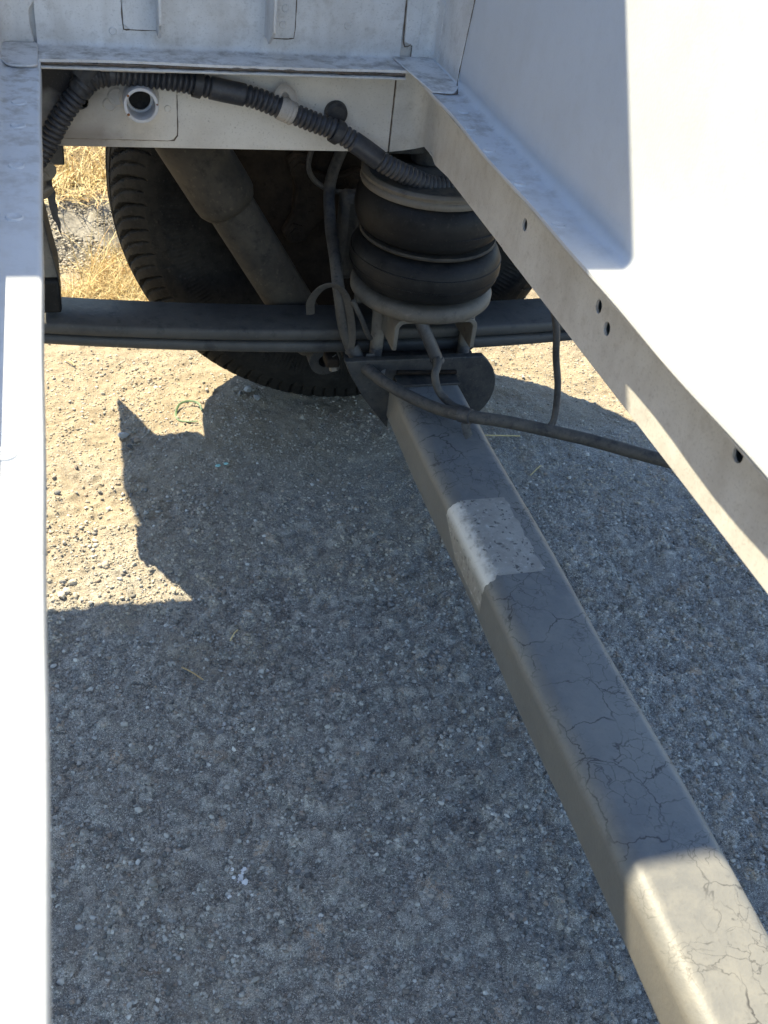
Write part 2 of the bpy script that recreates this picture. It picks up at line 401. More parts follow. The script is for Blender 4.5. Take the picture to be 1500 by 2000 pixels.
xs = np.concatenate([-np.geomspace(80, .42, 26), np.arange(-.40, 1.22, .0034), np.geomspace(1.24, 80, 26)])
ys = np.concatenate([-np.geomspace(80, .05, 26), np.arange(0.0, .28, .02), np.arange(.28, 1.98, .0034), np.geomspace(2.0, 100, 30)])
GX, GY = np.meshgrid(xs, ys); GZ, AD, AV = ground_height(GX, GY, True)
nx, ny = len(xs), len(ys)
co = np.stack([GX, GY, GZ], -1).reshape(-1, 3)
ii = (np.arange(ny-1)[:, None]*nx+np.arange(nx-1)[None, :]).ravel()
fc = np.stack([ii, ii+1, ii+nx+1, ii+nx], 1)
def big_mesh(name, co, fc):
    me = bpy.data.meshes.new(name); k = fc.shape[1]
    me.vertices.add(len(co)); me.vertices.foreach_set('co', co.astype(np.float32).ravel())
    me.loops.add(fc.size); me.loops.foreach_set('vertex_index', fc.astype(np.int32).ravel())
    me.polygons.add(len(fc)); me.polygons.foreach_set('loop_start', np.arange(0, fc.size, k, dtype=np.int32))
    me.polygons.foreach_set('loop_total', np.full(len(fc), k, np.int32)); me.update(calc_edges=True); me.validate(); return me
ground = finish('ground', big_mesh('ground', co, fc), 'ground', smooth=True, angle=180)
struct(ground)
ga = ground.data.attributes.new('aggregate', 'FLOAT_VECTOR', 'POINT'); ga.data.foreach_set('vector', np.stack([AD, (AV*7.3) % 1, AD*0], -1).astype(np.float32).ravel())
def gz(x, y): return float(ground_height(np.array([x]), np.array([y]))[0])

# low worn kerb and the verge behind it
def kerb_build():
    xs_ = np.arange(-2.0, 3.0, .01); prof = [(2.000, -.03), (2.015, .000), (2.05, .014), (2.09, .026), (2.13, .036), (2.17, .044), (2.21, .050), (2.25, .050), (2.26, .03), (2.27, -.03)]
    prof = fillet(prof, .01, 3); vs = []; fs = []; m = len(prof)
    for i, x in enumerate(xs_):
        for k, (y, z) in enumerate(prof):
            e = 1 if 2 < k < m-3 else .4
            n1 = float(vnoise(np.array([x]), np.array([y*3]), .05, 31)[0])-.5; n2 = float(vnoise(np.array([x]), np.array([y*3]), .017, 32)[0])-.5
            vs.append((x, y-.02*n1*e, z+(.014*n1+.010*n2)*e))
    for i in range(len(xs_)-1):
        for k in range(m-1): fs.append((i*m+k, i*m+k+1, (i+1)*m+k+1, (i+1)*m+k))
    return mesh_obj('kerb', vs, fs, 'kerb', angle=180)
struct(kerb_build())
vx = np.linspace(-8, 10, 120); vy = np.geomspace(2.225, 30, 60); VX, VY = np.meshgrid(vx, vy)
VZ = .052+.03*(vnoise(VX, VY, .4, 41)-.5)*np.clip((VY-2.3)/.3, 0, 1); n_ = 120
jj = (np.arange(59)[:, None]*n_+np.arange(n_-1)[None, :]).ravel()
verge = finish('verge', big_mesh('verge', np.stack([VX, VY, VZ], -1).reshape(-1, 3), np.stack([jj, jj+1, jj+n_+1, jj+n_], 1)), 'soil', angle=180); struct(verge)

# ------------------------------------------------------------------ the vehicle
root = bpy.data.objects.new('vehicle_chassis', None); root.empty_display_size = .2; COL.objects.link(root); root.location = (.45, 1.24, 0)
tag(root, 'white vehicle chassis with rear axle, leaf spring, black air spring and wheel over the road', 'vehicle')
P = root

# far wall panel standing on the longitudinal rail
prof = fillet([(1.200, .6150), (1.255, .6150), (1.255, 1.457)], [0, .009, 0], 6)
wall = sheet(prof, .0030, 'X', -.034, .3822, 40, lambda u, v, a: (u+.0008*math.sin(a*37)*(u < 1.21), v+.0006*math.sin(a*23)*(u < 1.21))).obj('wall_panel', 'white', P)
plate([(-1.3, .6125), (-.020, .6125), (-.020, 1.457), (-1.3, 1.457)], 'Y', 1.2585, 1.2615).obj('wall_panel', 'white', P)
plate([(.365, .6125), (1.3, .6125), (1.3, 1.457), (.365, 1.457)], 'Y', 1.2585, 1.2615).obj('wall_panel', 'white', P)
# rail beneath it
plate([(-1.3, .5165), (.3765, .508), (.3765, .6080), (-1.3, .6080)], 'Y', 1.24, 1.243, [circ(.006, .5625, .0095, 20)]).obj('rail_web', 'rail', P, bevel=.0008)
box(-1.3, .3765, 1.1955, 1.3400, .6085, .6112).obj('rail_top_flange', 'web', P, bevel=.001)
box(-1.3, .40, 1.2432, 1.343, .5105, .5135).obj('rail_bottom_flange', 'web', P)
box(-1.3, 1.3, 1.3400, 1.343, .5138, .6080).obj('rail_back', 'web', P)
box(.42, 1.3, 1.2622, 1.3268, .512, .6235).obj('rail_extension', 'web', P)
# doubler plate with a mounting tube, welded on the rail
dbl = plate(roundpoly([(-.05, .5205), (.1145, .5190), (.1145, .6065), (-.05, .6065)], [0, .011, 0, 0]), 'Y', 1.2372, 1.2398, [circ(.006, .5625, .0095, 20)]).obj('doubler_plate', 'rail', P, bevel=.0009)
tb = lathe([(.0154, -.004), (.0154, .032), (.0160, .0332), (.0190, .0332), (.0195, .032), (.0195, -.004)], (.0722, 1.2372, .5690), (0, -1, .02), 48, True).obj('mounting_tube', 'tube', P, angle=50)
lathe([(.0192, .0), (.0225, -.0), (.0218, .003), (.0196, .005)], (.0722, 1.2370, .5690), (0, -1, .02), 48, True).obj('weld_bead', 'web', tb)
lathe([(.0122, 0), (.0152, 0), (.0152, .003), (.0122, .003)], (.0722, 1.2330, .5690), (0, -1, .02), 40, True).obj('inner_ring', 'tube', tb)
lathe([(0, 0), (.0152, 0)], (.0722, 1.2368, .5690), (0, -1, .02), 40).obj('inner_bottom', 'steel', tb)
for a_, s_ in ((2.5, .0042), (3.75, .005), (.1, .003)):
    c_ = Vector((.0722+.0176*math.cos(a_), 1.2040, .5697+.0176*math.sin(a_))); s_ *= .4
    lathe([(s_, -.0012), (s_*.8, .0006), (0, .0011)], c_, (0, -1, 0), 9).obj('rust_spot', 'rust', tb)
for x_, z_, r_2 in ((.0385, .5600, .0065), (.047, .5685, .009), (.104, .5565, .0035), (.118, .575, .004)):
    lathe([(r_2*1.2, 0), (r_2, .0012), (r_2*.7, .0006), (0, .0004)], (x_, 1.2371 if x_ < .114 else 1.2399, z_), (0, -1, 0), 20).obj('spot_weld', 'rail', dbl)
box(.030, .100, 1.2010, 1.2030, .6062, .6080).obj('seam_bead', 'tape', dbl, bevel=.0008)

# corner piece where the rail turns into the cross member
def corner_web():
    pl = fillet([(.3782, 1.2385), (.4165, 1.2385), (.4165, .9315)], [0, .033, 0], 10); pl = pl[:-1]+[pl[-2].lerp(pl[-1], k/12) for k in range(1, 13)]
    q = offset_poly(pl, .003); n = len(pl); vs = []; fs = []
    d = [0]
    for k in range(1, n): d.append(d[-1]+(pl[k]-pl[k-1]).length)
    for k in range(n):
        tt = d[k]/d[-1]; press = .0035*math.exp(-((d[k]-.075)/.016)**2)
        zb = .509+.0155*min(1, d[k]/.16)-.010*math.exp(-((d[k]-.055)/.02)**2)*-1
        for (pp, off) in ((pl[k], 0), (q[k], 0)):
            for z in (zb, .545, .58, .6085): vs.append((pp.x+press*(z < .60), pp.y, z))
    for k in range(n-1):
        for a, b in ((0, 1), (1, 2), (2, 3)):
            fs.append((k*8+a, k*8+b, (k+1)*8+b, (k+1)*8+a)); fs.append((k*8+4+a, k*8+4+b, (k+1)*8+4+b, (k+1)*8+4+a))
        fs.append((k*8, (k+1)*8, (k+1)*8+4, k*8+4)); fs.append((k*8+3, (k+1)*8+3, (k+1)*8+7, k*8+7))
    for k in (0, n-1):
        for a in range(3): fs.append((k*8+a, k*8+a+1, k*8+a+5, k*8+a+4))
    return G().add(vs, fs)
corner_web().obj('corner_web', 'web', P)
hol = [circ(.882, .5690, .0058, 16, .0062), circ(.706, .5735, .0056, 16, .006), circ(.684, .5645, .0056, 16, .006), circ(.478, .5830, .0060, 16, .0064)]
plate(roundpoly([(.9295, .5240), (-.7, .5240), (-.7, .6085), (.9295, .6085)], [.008, 0, 0, 0]), 'X', .4150, .4180, hol).obj('cross_member_web', 'web', P, bevel=.0009)
box(.4183, .49, -.7, 1.2, .5215, .5242).obj('cross_member_bottom_flange', 'web', P)
box(.4902, .493, -.7, 1.2, .5215, .6250).obj('cross_member_inner_web', 'web', P)
box(.4305, .4898, -.7, 1.2, .6205, .6235).obj('cross_member_cover', 'web', P)
box(.3885, .4200, -.7, 1.19, .6090, .6120).obj('cross_member_top_flange', 'web', P, bevel=.001)
# right wall panel with its foot flange
prR = fillet([(.3845, .6150), (.4270, .6150), (.4270, 1.40)], [0, .013, 0], 8)
rp = sheet(prR, .0030, 'Y', -.7, 1.2480, 60, lambda u, v, a: (u+.0009*math.sin(a*31+1)*(u < .40), v+.0007*math.sin(a*19)*(u < .40))).obj('side_panel', 'panel', P)
def weld(parent, x, y, z, r=.0075, mat='white'):
    return lathe([(r*1.25, -.0004), (r, .0013), (r*.8, .0010), (r*.5, -.0002+.0008), (0, .0003)], (x, y, z), (0, 0, 1), 18).obj('spot_weld', mat, parent)
for x_, y_ in ((.4015, 1.060), (.3925, 1.008), (.3915, .946), (.3925, .862), (.3935, .77)): weld(rp, x_, y_, .6180, .0055, 'panel')
# left cross member: flange, low lip
prL = fillet([(-.0310, .6060), (-.0310, .6180), (-.0730, .6180), (-.0730, .664)], [0, .004, .010, 0], 5)
lp_ = sheet(prL, .0026, 'Y', -.7, 1.2400, 60, lambda u, v, a: (u+.0003*math.sin(a*29)*(u > -.034), v+(.024*(.6-a) if v > .65 else 0))).obj('cross_member_flange', 'panel', P)
for y_ in (1.055, .992, .895, .79, .48): weld(lp_, -.051, y_, .6180, .006, 'panel')
box(-.070, -.067, -.7, 1.235, .531, .6085).obj('cross_member_web', 'web', P)
box(-.0690, -.0355, -.7, 1.2000, .6090, .6120).obj('cross_member_top_flange', 'web', P, bevel=.001)

# unseen wall added on the left to hold back sky light
box(-.80, -.76, -.9, 1.25, .45, 2.1).obj('sky_block_wall', 'panel', P)
# corner brackets over the flange joints
def corner_right():
    g = G()
    foot = roundpoly([(.3725, 1.2340), (.3838, 1.1180), (.4080, 1.1140), (.4222, 1.1400), (.4222, 1.2490), (.3725, 1.2490)], [.004, .006, .012, .008, 0, 0])
    f = plate(foot, 'Z', .6186, .6208); g.add(f.v, f.f)
    s = plate(roundpoly([(1.2490, .6190), (1.1460, .6190), (1.1500, .6350), (1.1250, .760), (1.09, 1.0), (1.2490, 1.0)], [0, .004, .006, 0, 0, 0]), 'X', .4222, .4241); g.add(s.v, s.f)
    w_ = plate([(.3960, .6190), (.3960, .6335), (.3855, .6372), (.3835, .70), (.3835, 1.0), (.4225, 1.0), (.4225, .6190)], 'Y', 1.2485, 1.2518); g.add(w_.v, w_.f)
    return g
corner_right().obj('corner_bracket', 'white', P, bevel=.0012)
# rounded inside of that bracket
sheet(fillet([(.4030, 1.2475), (.4215, 1.2475), (.4215, 1.225)], [0, .016, 0], 8), .0015, 'Z', .6212, 1.0, 1).obj('corner_fold', 'white', P)
def corner_left():
    g = G()
    f = plate(roundpoly([(-.0335, 1.2460), (-.0335, 1.1690), (-.0385, 1.1640), (-.0620, 1.1620), (-.0720, 1.1860), (-.0720, 1.2460)], [0, .003, .006, .014, .01, 0]), 'Z', .6186, .6216); g.add(f.v, f.f)
    s = plate(roundpoly([(1.2490, .6190), (1.1840, .6190), (1.1860, .6450), (1.178, .80), (1.15, 1.0), (1.2490, 1.0)], [0, .004, .01, 0, 0, 0]), 'X', -.0722, -.0700); g.add(s.v, s.f)
    w_ = plate([(-.0365, .6190), (-.0420, .650), (-.030, .668), (-.028, .70), (-.040, 1.0), (-.0705, 1.0), (-.0705, .6190)], 'Y', 1.2490, 1.2518); g.add(w_.v, w_.f)
    return g
corner_left().obj('corner_bracket', 'white', P, bevel=.0014)
sheet(fillet([(-.0400, 1.2488), (-.0698, 1.2488), (-.0698, 1.19)], [0, .026, 0], 12)[::-1], .0010, 'Z', .6220, 1.0, 1).obj('corner_fold', 'white', P)

# stiffener ribs with their base plates
def rib(x, depth, zbot, plate_poly):
    g = plate(plate_poly, 'Y', 1.2498, 1.2520); o = g.obj('stiffener_plate', 'white', P, bevel=.0006)
    q = plate([(1.2519, zbot), (1.2519-depth*.45, zbot-.003), (1.2519-depth, zbot+.016), (1.2519-depth, 1.0), (1.2519, 1.0)], 'X', x-.0016, x+.0016)
    q.obj('rib', 'white', o, bevel=.0005)
rib(.0965, .040, .6370, [(.0590, .6435), (.0660, .6378), (.0985, .6378), (.0985, 1.0), (.0590, 1.0)])
rib(.2190, .056, .6380, [(.2175, .6352), (.2460, .6352), (.2522, .6430), (.2522, 1.0), (.2175, 1.0)])
for x_, z_ in ((.0475, .635), (.238, .650), (.240, .668), (.315, .652), (.398, .652)):
    lathe([(.0045, 0), (.0036, .0012), (.002, .0008), (0, .0006)], (x_, 1.2520 if x_ < .2 or x_ > .3 else 1.2499, z_), (0, -1, 0), 16).obj('spot_weld', 'white', wall)
# grime in the sheet-metal joints
M['grime'] = dusty('joint_grime', (.09, .068, .052), (.15, .12, .095), (.20, .17, .14), .4, .9, 60, 300, .3, .0006)
def joint(pts, rr=.0006): sweep(pts, lambda s, L: rr*(1+.35*math.sin(s*310)+.25*math.sin(s*97)), .004, 6).obj('joint_grime', 'grime', P)
joint([(.1152, 1.2395, .6050), (.1152, 1.2395, .5320), (.1130, 1.2395, .5225), (.1060, 1.2395, .5186), (.05, 1.2395, .5192), (-.03, 1.2395, .5202)])
joint([(.0586, 1.2517, .72), (.0586, 1.2517, .6440), (.0658, 1.2517, .6374), (.0950, 1.2517, .6374)])
joint([(.2205, 1.2517, .6348), (.2460, 1.2517, .6348), (.2526, 1.2517, .6430), (.2526, 1.2517, .72)])
joint([(.3830, 1.2517, .72), (.3850, 1.2517, .6372), (.3955, 1.2517, .6335), (.3955, 1.2517, .6190)])
joint([(.4236, 1.1180, .80), (.4236, 1.1340, .712), (.4236, 1.1490, .6400), (.4205, 1.1430, .6215), (.4165, 1.1280, .6195), (.4080, 1.1140, .6195), (.3840, 1.1165, .6195)], .0006)
joint([(.3774, 1.2412, .6075), (.3774, 1.2412, .5090)], .0008)
joint([(.4172, .9305, .6075), (.4172, .9305, .5255)], .0009)
joint([(-.030, 1.2010, .6135), (.10, 1.2010, .6135), (.25, 1.2010, .6135), (.376, 1.2010, .6135)], .0014)
# leaf spring
ls = bpy.data.objects.new('leaf_spring', None); COL.objects.link(ls); ls.parent = P
def leaf(top_off, th0, x0, x1, y0, y1, taper):
    vs = []; fs = []; n = 60
    for i in range(n+1):
        x = x0+(x1-x0)*i/n; base = .2505+.096*(x-.47)**2; t = th0*(1-taper*min(1, abs(x-.47)/.55)); top = base-top_off*(1-.35*taper*abs(x-.47)/.55)
        b = .0042
        for y, z in ((y0, top-b), (y0+b*.35, top-b*.35), (y0+b, top), (y1-b, top), (y1, top-b), (y1, top-t+b), (y1-b, top-t), (y0+b, top-t), (y0, top-t+b)): vs.append((x, y, z))
    for i in range(n):
        for k in range(9): fs.append((i*9+k, i*9+(k+1) % 9, (i+1)*9+(k+1) % 9, (i+1)*9+k))
    fs += [tuple(range(9)), tuple(n*9+k for k in range(9))]
    return G().add(vs, fs)
ls.location = -root.location*0
ls.location = (0, 0, 0)
ls.matrix_parent_inverse = Matrix.Translation(-root.location)
def lspart(g, name, mat, **k):
    o = g.obj(name, mat, None, **k); o.parent = ls; return o
lspart(leaf(0, .0178, -.0665, 1.05, 1.245, 1.325, 0), 'leaf', 'leaf', angle=50)
lspart(leaf(.0215, .0185, -.0660, 1.0, 1.2465, 1.3235, .25), 'leaf', 'leaf', angle=50)
hg = lspart(plate([(-.064, .335), (-.037, .335), (-.043, .372), (-.0485, .42), (-.0500, .511), (-.064, .511)], 'Y', 1.258, 1.3255), 'hanger', 'flap', bevel=.001)
lspart(sheet([(-.0362, .333), (-.0422, .372), (-.0487, .42), (-.0512, .511)], .0015, 'Y', 1.2560, 1.3260, 1), 'hanger_lip', 'steel')
lspart(box(-.064, -.0365, 1.25, 1.3262, .288, .3345), 'bush', 'rubber', bevel=.004)
# rear axle beam
ax_poly = roundpoly([(.4020, .1300), (.5030, .1300), (.5030, .2000), (.4020, .2000)], [.012, .012, .016, .021], 8)
def beam():
    n = 60; m = len(ax_poly); vs = []; fs = []; yy = np.linspace(-.5, 1.36, n+1)
    for y in yy:
        j = .0008*math.sin(y*17)
        for (x, z) in ax_poly: vs.append((x+j, y, z+j*.6))
    for i in range(n):
        for k in range(m): fs.append((i*m+k, i*m+(k+1) % m, (i+1)*m+(k+1) % m, (i+1)*m+k))
    fs += [tuple(range(m)), tuple(n*m+k for k in range(m))]; return G().add(vs, fs)
axle = beam().obj('axle_beam', 'axle', P, angle=60)
def worn_patch():
    pr = fillet([(.4012, .150), (.4012, .2009), (.474, .2009)], [0, .0215, 0], 10); vs = []; fs = []
    yn = 24
    for j in range(yn+1):
        for i, p in enumerate(pr):
            v_ = j/yn; edge = .0012*math.sin(i*2.3)+.0010*math.sin(i*5.1)
            y0 = .772+(.003 if i > 8 else 0)+edge; y1 = .912+edge*.6
            dx = .0025*math.sin(v_*23)+.002*math.sin(v_*51) if i == len(pr)-1 else 0
            y = y0+(y1-y0)*v_
            if i == 0: y = y0-.004+(y1-.045-y0)*v_
            jj_ = .0008*math.sin(y*17); vs.append((p.x+dx*.5+jj_+.0004, y, p.y-.0005+jj_*.6))
    m = len(pr)
    for j in range(yn):
        for i in range(m-1): fs.append((j*m+i, j*m+i+1, (j+1)*m+i+1, (j+1)*m+i))
    o = G().add(vs, fs).obj('worn_label', 'label', axle, angle=60); o['label'] = 'pale worn label with dark spots wrapped over the axle edge'
    return o
worn_patch()
# saddle plate welded round the axle under the spring
sad_l = [(.333, .2330), (.345, .2060), (.3585, .1830), (.3690, .1660), (.4035, .1200), (.4065, .1180), (.4065, .2050), (.4090, .2080), (.4985, .2050), (.5010, .2020), (.5010, .1180)]
sad_r = [(.505+.060*math.cos(R_(a)), .180+.062*math.sin(R_(a))) for a in range(-84, 53, 8)]+[(.5380, .2330)]
sad = plate(sad_l+sad_r, 'Y', 1.1915, 1.2035).obj('saddle_plate', 'steel', P, bevel=.0014)
box(.345, .540, 1.2045, 1.330, .2040, .2115).obj('spring_seat', 'steel', sad, bevel=.001)
box(.408, .500, 1.17, 1.36, .1996, .2038).obj('axle_pad', 'steel', sad, bevel=.001)
sweep([(.4095, 1.189, .214), (.455, 1.188, .2125), (.4985, 1.189, .2105)], .0032, .006, 8).obj('weld_bead', 'cast', sad)
for x_ in (.388, .522):
    thr = lambda s, L: .0096 if s > .026 else .0090+.0006*math.cos(s*2*math.pi/.0022)
    sweep([(x_+.001, 1.2352, .2040), (x_+.001, 1.2352, .25), (x_, 1.2352, .287), (x_, 1.243, .2975), (x_, 1.262, .2985), (x_, 1.31, .2985), (x_, 1.332, .296), (x_, 1.3375, .285), (x_, 1.3375, .22)], thr, .0011, 12).obj('u_bolt', 'bolt', P, angle=60)
# channel bracket under the air spring
ch = fillet([(.3975, .2620), (.3975, .3020), (.5030, .3020), (.5030, .2600)], [0, .008, .008, 0], 6)
chan = sheet(ch, .0065, 'Y', 1.168, 1.328, 8, lambda u, v, a: (u, max(v, .262+max(0, .02-(a-1.168))*.0))).obj('channel_bracket', 'plate', P, bevel=.001)

# air spring: two rubber convolutions between plates
BX, BY = .449, 1.250
asp = bpy.data.objects.new('air_spring', None); COL.objects.link(asp); asp.parent = P; asp.matrix_parent_inverse = Matrix.Translation(-root.location)
def aspart(g, name, mat, **k): o = g.obj(name, mat, None, **k); o.parent = asp; return o
aspart(lathe([(0, .3035), (.086, .3035), (.0895, .3045), (.0905, .3075), (.0960, .3080), (.0995, .3125), (.0998, .3200), (.0965, .3262), (.090, .3285), (.080, .3290), (0, .3290)], (BX, BY, 0), (0, 0, 1), 96), 'lower_plate', 'plate', angle=50)
def conv(zc, rmax, hz, rin):
    pr = []
    for k in range(25):
        a = -math.pi/2+math.pi*k/24; pr.append((rin+(rmax-rin)*max(0, math.cos(a))**.62, zc+hz*math.sin(a)))
    return [(0, pr[0][1])]+pr+[(0, pr[-1][1])]
c1 = aspart(lathe(conv(.3620, .1045, .0315, .070), (BX, BY, 0), (0, 0, 1), 110), 'lower_bellow', 'rubber', angle=60)
c2 = aspart(lathe(conv(.4345, .1010, .0325, .070), (BX-.003, BY, 0), (0, 0, 1), 110), 'upper_bellow', 'rubber', angle=60)
for zc, rm, nm in ((.3560, .1042, c1), (.3730, .1036, c1), (.4285, .1007, c2)):
    lathe([(rm-.001, zc-.0010), (rm+.0004, zc), (rm-.001, zc+.0010)], (BX, BY, 0), (0, 0, 1), 110, True).obj('mould_line', 'rubber', nm)
aspart(lathe([(.073, .3955), (.0920, .3955), (.0938, .3980), (.0920, .4005), (.073, .4005)], (BX-.001, BY, 0), (0, 0, 1), 96, True), 'girdle_ring', 'shock', angle=50)
aspart(lathe([(0, .4630), (.086, .4630), (.0935, .4645), (.0950, .4680), (.0940, .4725), (.0925, .4735), (.0925, .4748), (.0940, .4760), (.0945, .4790), (.0915, .4822), (.088, .4822), (.086, .4805), (0, .4800)], (BX-.005, BY, 0), (0, 0, 1), 96), 'upper_plate', 'plate', angle=50)
aspart(lathe([(0, .4804), (.0858, .4804), (.0855, .4812), (0, .4815)], (BX-.005, BY, 0), (0, 0, 1), 96), 'top_disc', 'steel', angle=50)
aspart(lathe([(0, .4836), (.022, .4836), (.022, .512), (0, .512)], (BX-.005, BY+.03, 0), (0, 0, 1), 24), 'mounting_stud', 'steel')
box(.36, .54, 1.262, 1.326, .497, .5102).obj('air_spring_bracket', 'steel', P, bevel=.002)

# shock absorber, leaning between spring and wheel
A0 = Vector((.0505, 1.362, .6235)); A1 = Vector((.340, 1.362, .150)); axd = (A1-A0).normalized(); Ltot = (A1-A0).length
sh = bpy.data.objects.new('shock_absorber', None); COL.objects.link(sh); sh.parent = P; sh.matrix_parent_inverse = Matrix.Translation(-root.location)
o = lathe([(0, 0), (.034, 0), (.042, .006), (.0435, .02), (.0435, .258), (.0425, .268), (.038, .277), (.034, .280)], A0, axd, 56).obj('dust_cover', 'shock', None); o.parent = sh
o = lathe([(.030, .262), (.0330, .270), (.0338, .276), (.0338, Ltot-.03), (.03, Ltot-.02), (.018, Ltot-.015), (0, Ltot-.014)], A0, axd, 48).obj('tube', 'shock', None); o.parent = sh
o = lathe([(.010, -.03), (.024, -.03), (.024, .03), (.010, .03)], A1, (0, 1, 0), 28, True).obj('bush', 'steel', None); o.parent = sh

# wheel ------------------------------------------------------------
WX, WY, WZ, WR = .403, 1.5265, .3625, .3665
wh = bpy.data.objects.new('wheel', None); COL.objects.link(wh); wh.parent = P; wh.matrix_parent_inverse = Matrix.Translation(-root.location)
def tyre_build():
    NB = 54; NA = NB*20
    key = [(-.082, .196), (-.094, .205), (-.101, .222), (-.108, .245), (-.1115, .268), (-.1115, .284), (-.1095, .297), (-.1050, .3090), (-.0985, .3195), (-.0900, .3285), (-.0790, .3365), (-.065, .3425), (-.048, .3468), (-.025, .3495), (0, .3505)]
    key = key+[(-a, b) for a, b in key[-2::-1]]
    # resample with smooth curve
    sp, L = spline([(a, b, 0) for a, b in key], L_ / 130 if False else .0052)
    prof = np.array([(p.x, p.y) for p, s in sp]); s = np.array([q for p, q in sp]); n = len(prof)
    nrm = np.gradient(prof, axis=0); nrm = np.stack([-nrm[:, 1], nrm[:, 0]], 1); nrm /= np.linalg.norm(nrm, axis=1)[:, None]
    th = np.arange(NA)/NA*2*np.pi
    T_, K_ = np.meshgrid(th, np.arange(n), indexing='ij'); y = prof[K_, 0]; r = prof[K_, 1]; disp = np.zeros(T_.shape)
    pit = 2*np.pi*.345/NB
    ay = np.abs(y)
    # crescent shoulder slots, narrow towards the sidewall end
    q = np.clip((.1080-ay)/.062, 0, 1); act = (r > .3030) & (ay > .046)
    ph = (T_*NB/(2*np.pi)+1.05*q**1.6*np.sign(y)) % 1.; dd = np.minimum(ph, 1-ph)*pit
    wd = .0009+.0030*np.clip(1-abs(q-.50)/.5, 0, 1)
    disp -= .0075*act*np.clip((wd-dd)/.0012, 0, 1)
    ph2 = (ph+.52) % 1.; dd2 = np.minimum(ph2, 1-ph2)*pit; disp -= .0050*act*(q > .05)*np.clip((.0018-dd2)/.001, 0, 1)
    for g0 in (-.044, -.015, .015, .044): disp -= .008*((ay*np.sign(y) > g0-.0045) & (y < g0+.0045) & (r > .33))
    ph3 = (T_*NB/(2*np.pi)+y*14) % 1.; disp -= .003*((ay < .044) & (np.minimum(ph3, 1-ph3)*pit < .0014))
    # shoulder rim line, ribbed sidewall band, smooth bands, bead line
    sw = r < .3030
    disp += .0018*np.exp(-((r-.3010)/.0024)**2)
    seg = (T_*10/(2*np.pi)) % 1.
    ribs = sw & (r > .250) & (r < .276); disp += np.where(ribs, .0009*(np.sin(T_*270) > .1)-.0004, 0)
    disp += .0018*(sw & (r > .280) & (r < .296) & ((seg < .42) | (seg > .5)))
    disp += .0014*np.exp(-((r-.2460)/.0018)**2)+.0012*np.exp(-((r-.226)/.002)**2)
    yy = y+disp*nrm[K_, 0]; rr = (r+disp*nrm[K_, 1])*1.0457
    # contact patch
    X = WX+rr*np.cos(T_); Z = WZ+rr*np.sin(T_)
    flat = Z < .004; bulge = np.clip((.05-Z)/.05, 0, 1); yy = yy*(1+.06*bulge); Z = np.where(flat, .004+(Z-.004)*.1, Z)
    co = np.stack([X, WY+yy, Z], -1).reshape(-1, 3)
    i = np.arange(NA); j = (i+1) % NA; k = np.arange(n-1)
    f = np.stack([(i[:, None]*n+k), (i[:, None]*n+k+1), (j[:, None]*n+k+1), (j[:, None]*n+k)], -1).reshape(-1, 4)
    o = finish('tyre', big_mesh('tyre', co, f[:, ::-1]), 'tyre', None, True, 40); o.parent = wh; return o
tyre = tyre_build()
def lettering(txt, rr_, th0, dth, size, yoff):
    for i, chh in enumerate(txt):
        if chh == ' ': continue
        cu = bpy.data.curves.new('t', 'FONT'); cu.body = chh; cu.size = size; cu.extrude = .0009; cu.align_x = 'CENTER'; cu.resolution_u = 2
        ob = bpy.data.objects.new('t', cu); COL.objects.link(ob); dg = bpy.context.evaluated_depsgraph_get(); me = bpy.data.meshes.new_from_object(ob.evaluated_get(dg))
        th = th0+dth*i; e = Vector((math.cos(th), 0, math.sin(th))); side = Vector((math.sin(th), 0, -math.cos(th)))
        n_o = Vector((0, -1, 0)); c = Vector((WX, WY+yoff, WZ))+e*rr_
        # letters stand with their feet towards the hub, read from inside the vehicle
        g = G().add([c+side*v.co.x+e*v.co.y+n_o*v.co.z for v in me.vertices], [list(p.vertices) for p in me.polygons])
        bpy.data.objects.remove(ob); bpy.data.curves.remove(cu); bpy.data.meshes.remove(me)
        o = g.obj('letter', 'rubber', None, angle=20); o.parent = wh
lettering('225/70 R15 C', .2790, R_(-74), R_(-5.0), .026, -.1125)
o = lathe([(.205, -.088), (.198, -.084), (.190, -.070), (.186, -.04), (.176, -.03), (.172, .0), (.180, .03), (.186, .07), (.198, .084), (.205, .088)], (WX, WY, WZ), (0, 1, 0), 72).obj('rim', 'cast', None); o.parent = wh
o = lathe([(.176, .028), (.165, .040), (.12, .05), (.08, .035), (.03, .04), (0, .04)], (WX, WY, WZ), (0, 1, 0), 72).obj('wheel_disc', 'cast', None); o.parent = wh
# brake
brk = bpy.data.objects.new('brake', None); COL.objects.link(brk); brk.parent = P; brk.matrix_parent_inverse = Matrix.Translation(-root.location)
def bk(g, name, mat, **k): o = g.obj(name, mat, None, **k); o.parent = brk; return o
bk(lathe([(0, -.02), (.06, -.02), (.075, -.012), (.142, -.010), (.142, .012), (.06, .016), (0, .02)], (WX, 1.487, WZ), (0, 1, 0), 64), 'brake_disc', 'cast')
bk(lathe([(0, .0), (.168, .0), (.172, .004), (.172, .010), (0, .010)], (WX, 1.448, WZ), (0, 1, 0), 64), 'dust_shield', 'cast')
bk(lathe([(0, -.06), (.045, -.06), (.050, -.05), (.050, .0), (0, .0)], (WX, 1.465, WZ), (0, 1, 0), 40), 'hub', 'cast')
car = roundpoly([(.283, .430), (.296, .440), (.313, .436), (.322, .415), (.350, .405), (.395, .420), (.400, .365), (.372, .335), (.345, .345), (.330, .330), (.316, .308), (.292, .305), (.281, .322), (.296, .350), (.300, .390)], .008, 4)
cc = bk(plate(car, 'Y', 1.415, 1.432), 'caliper_carrier', 'cast', bevel=.003)
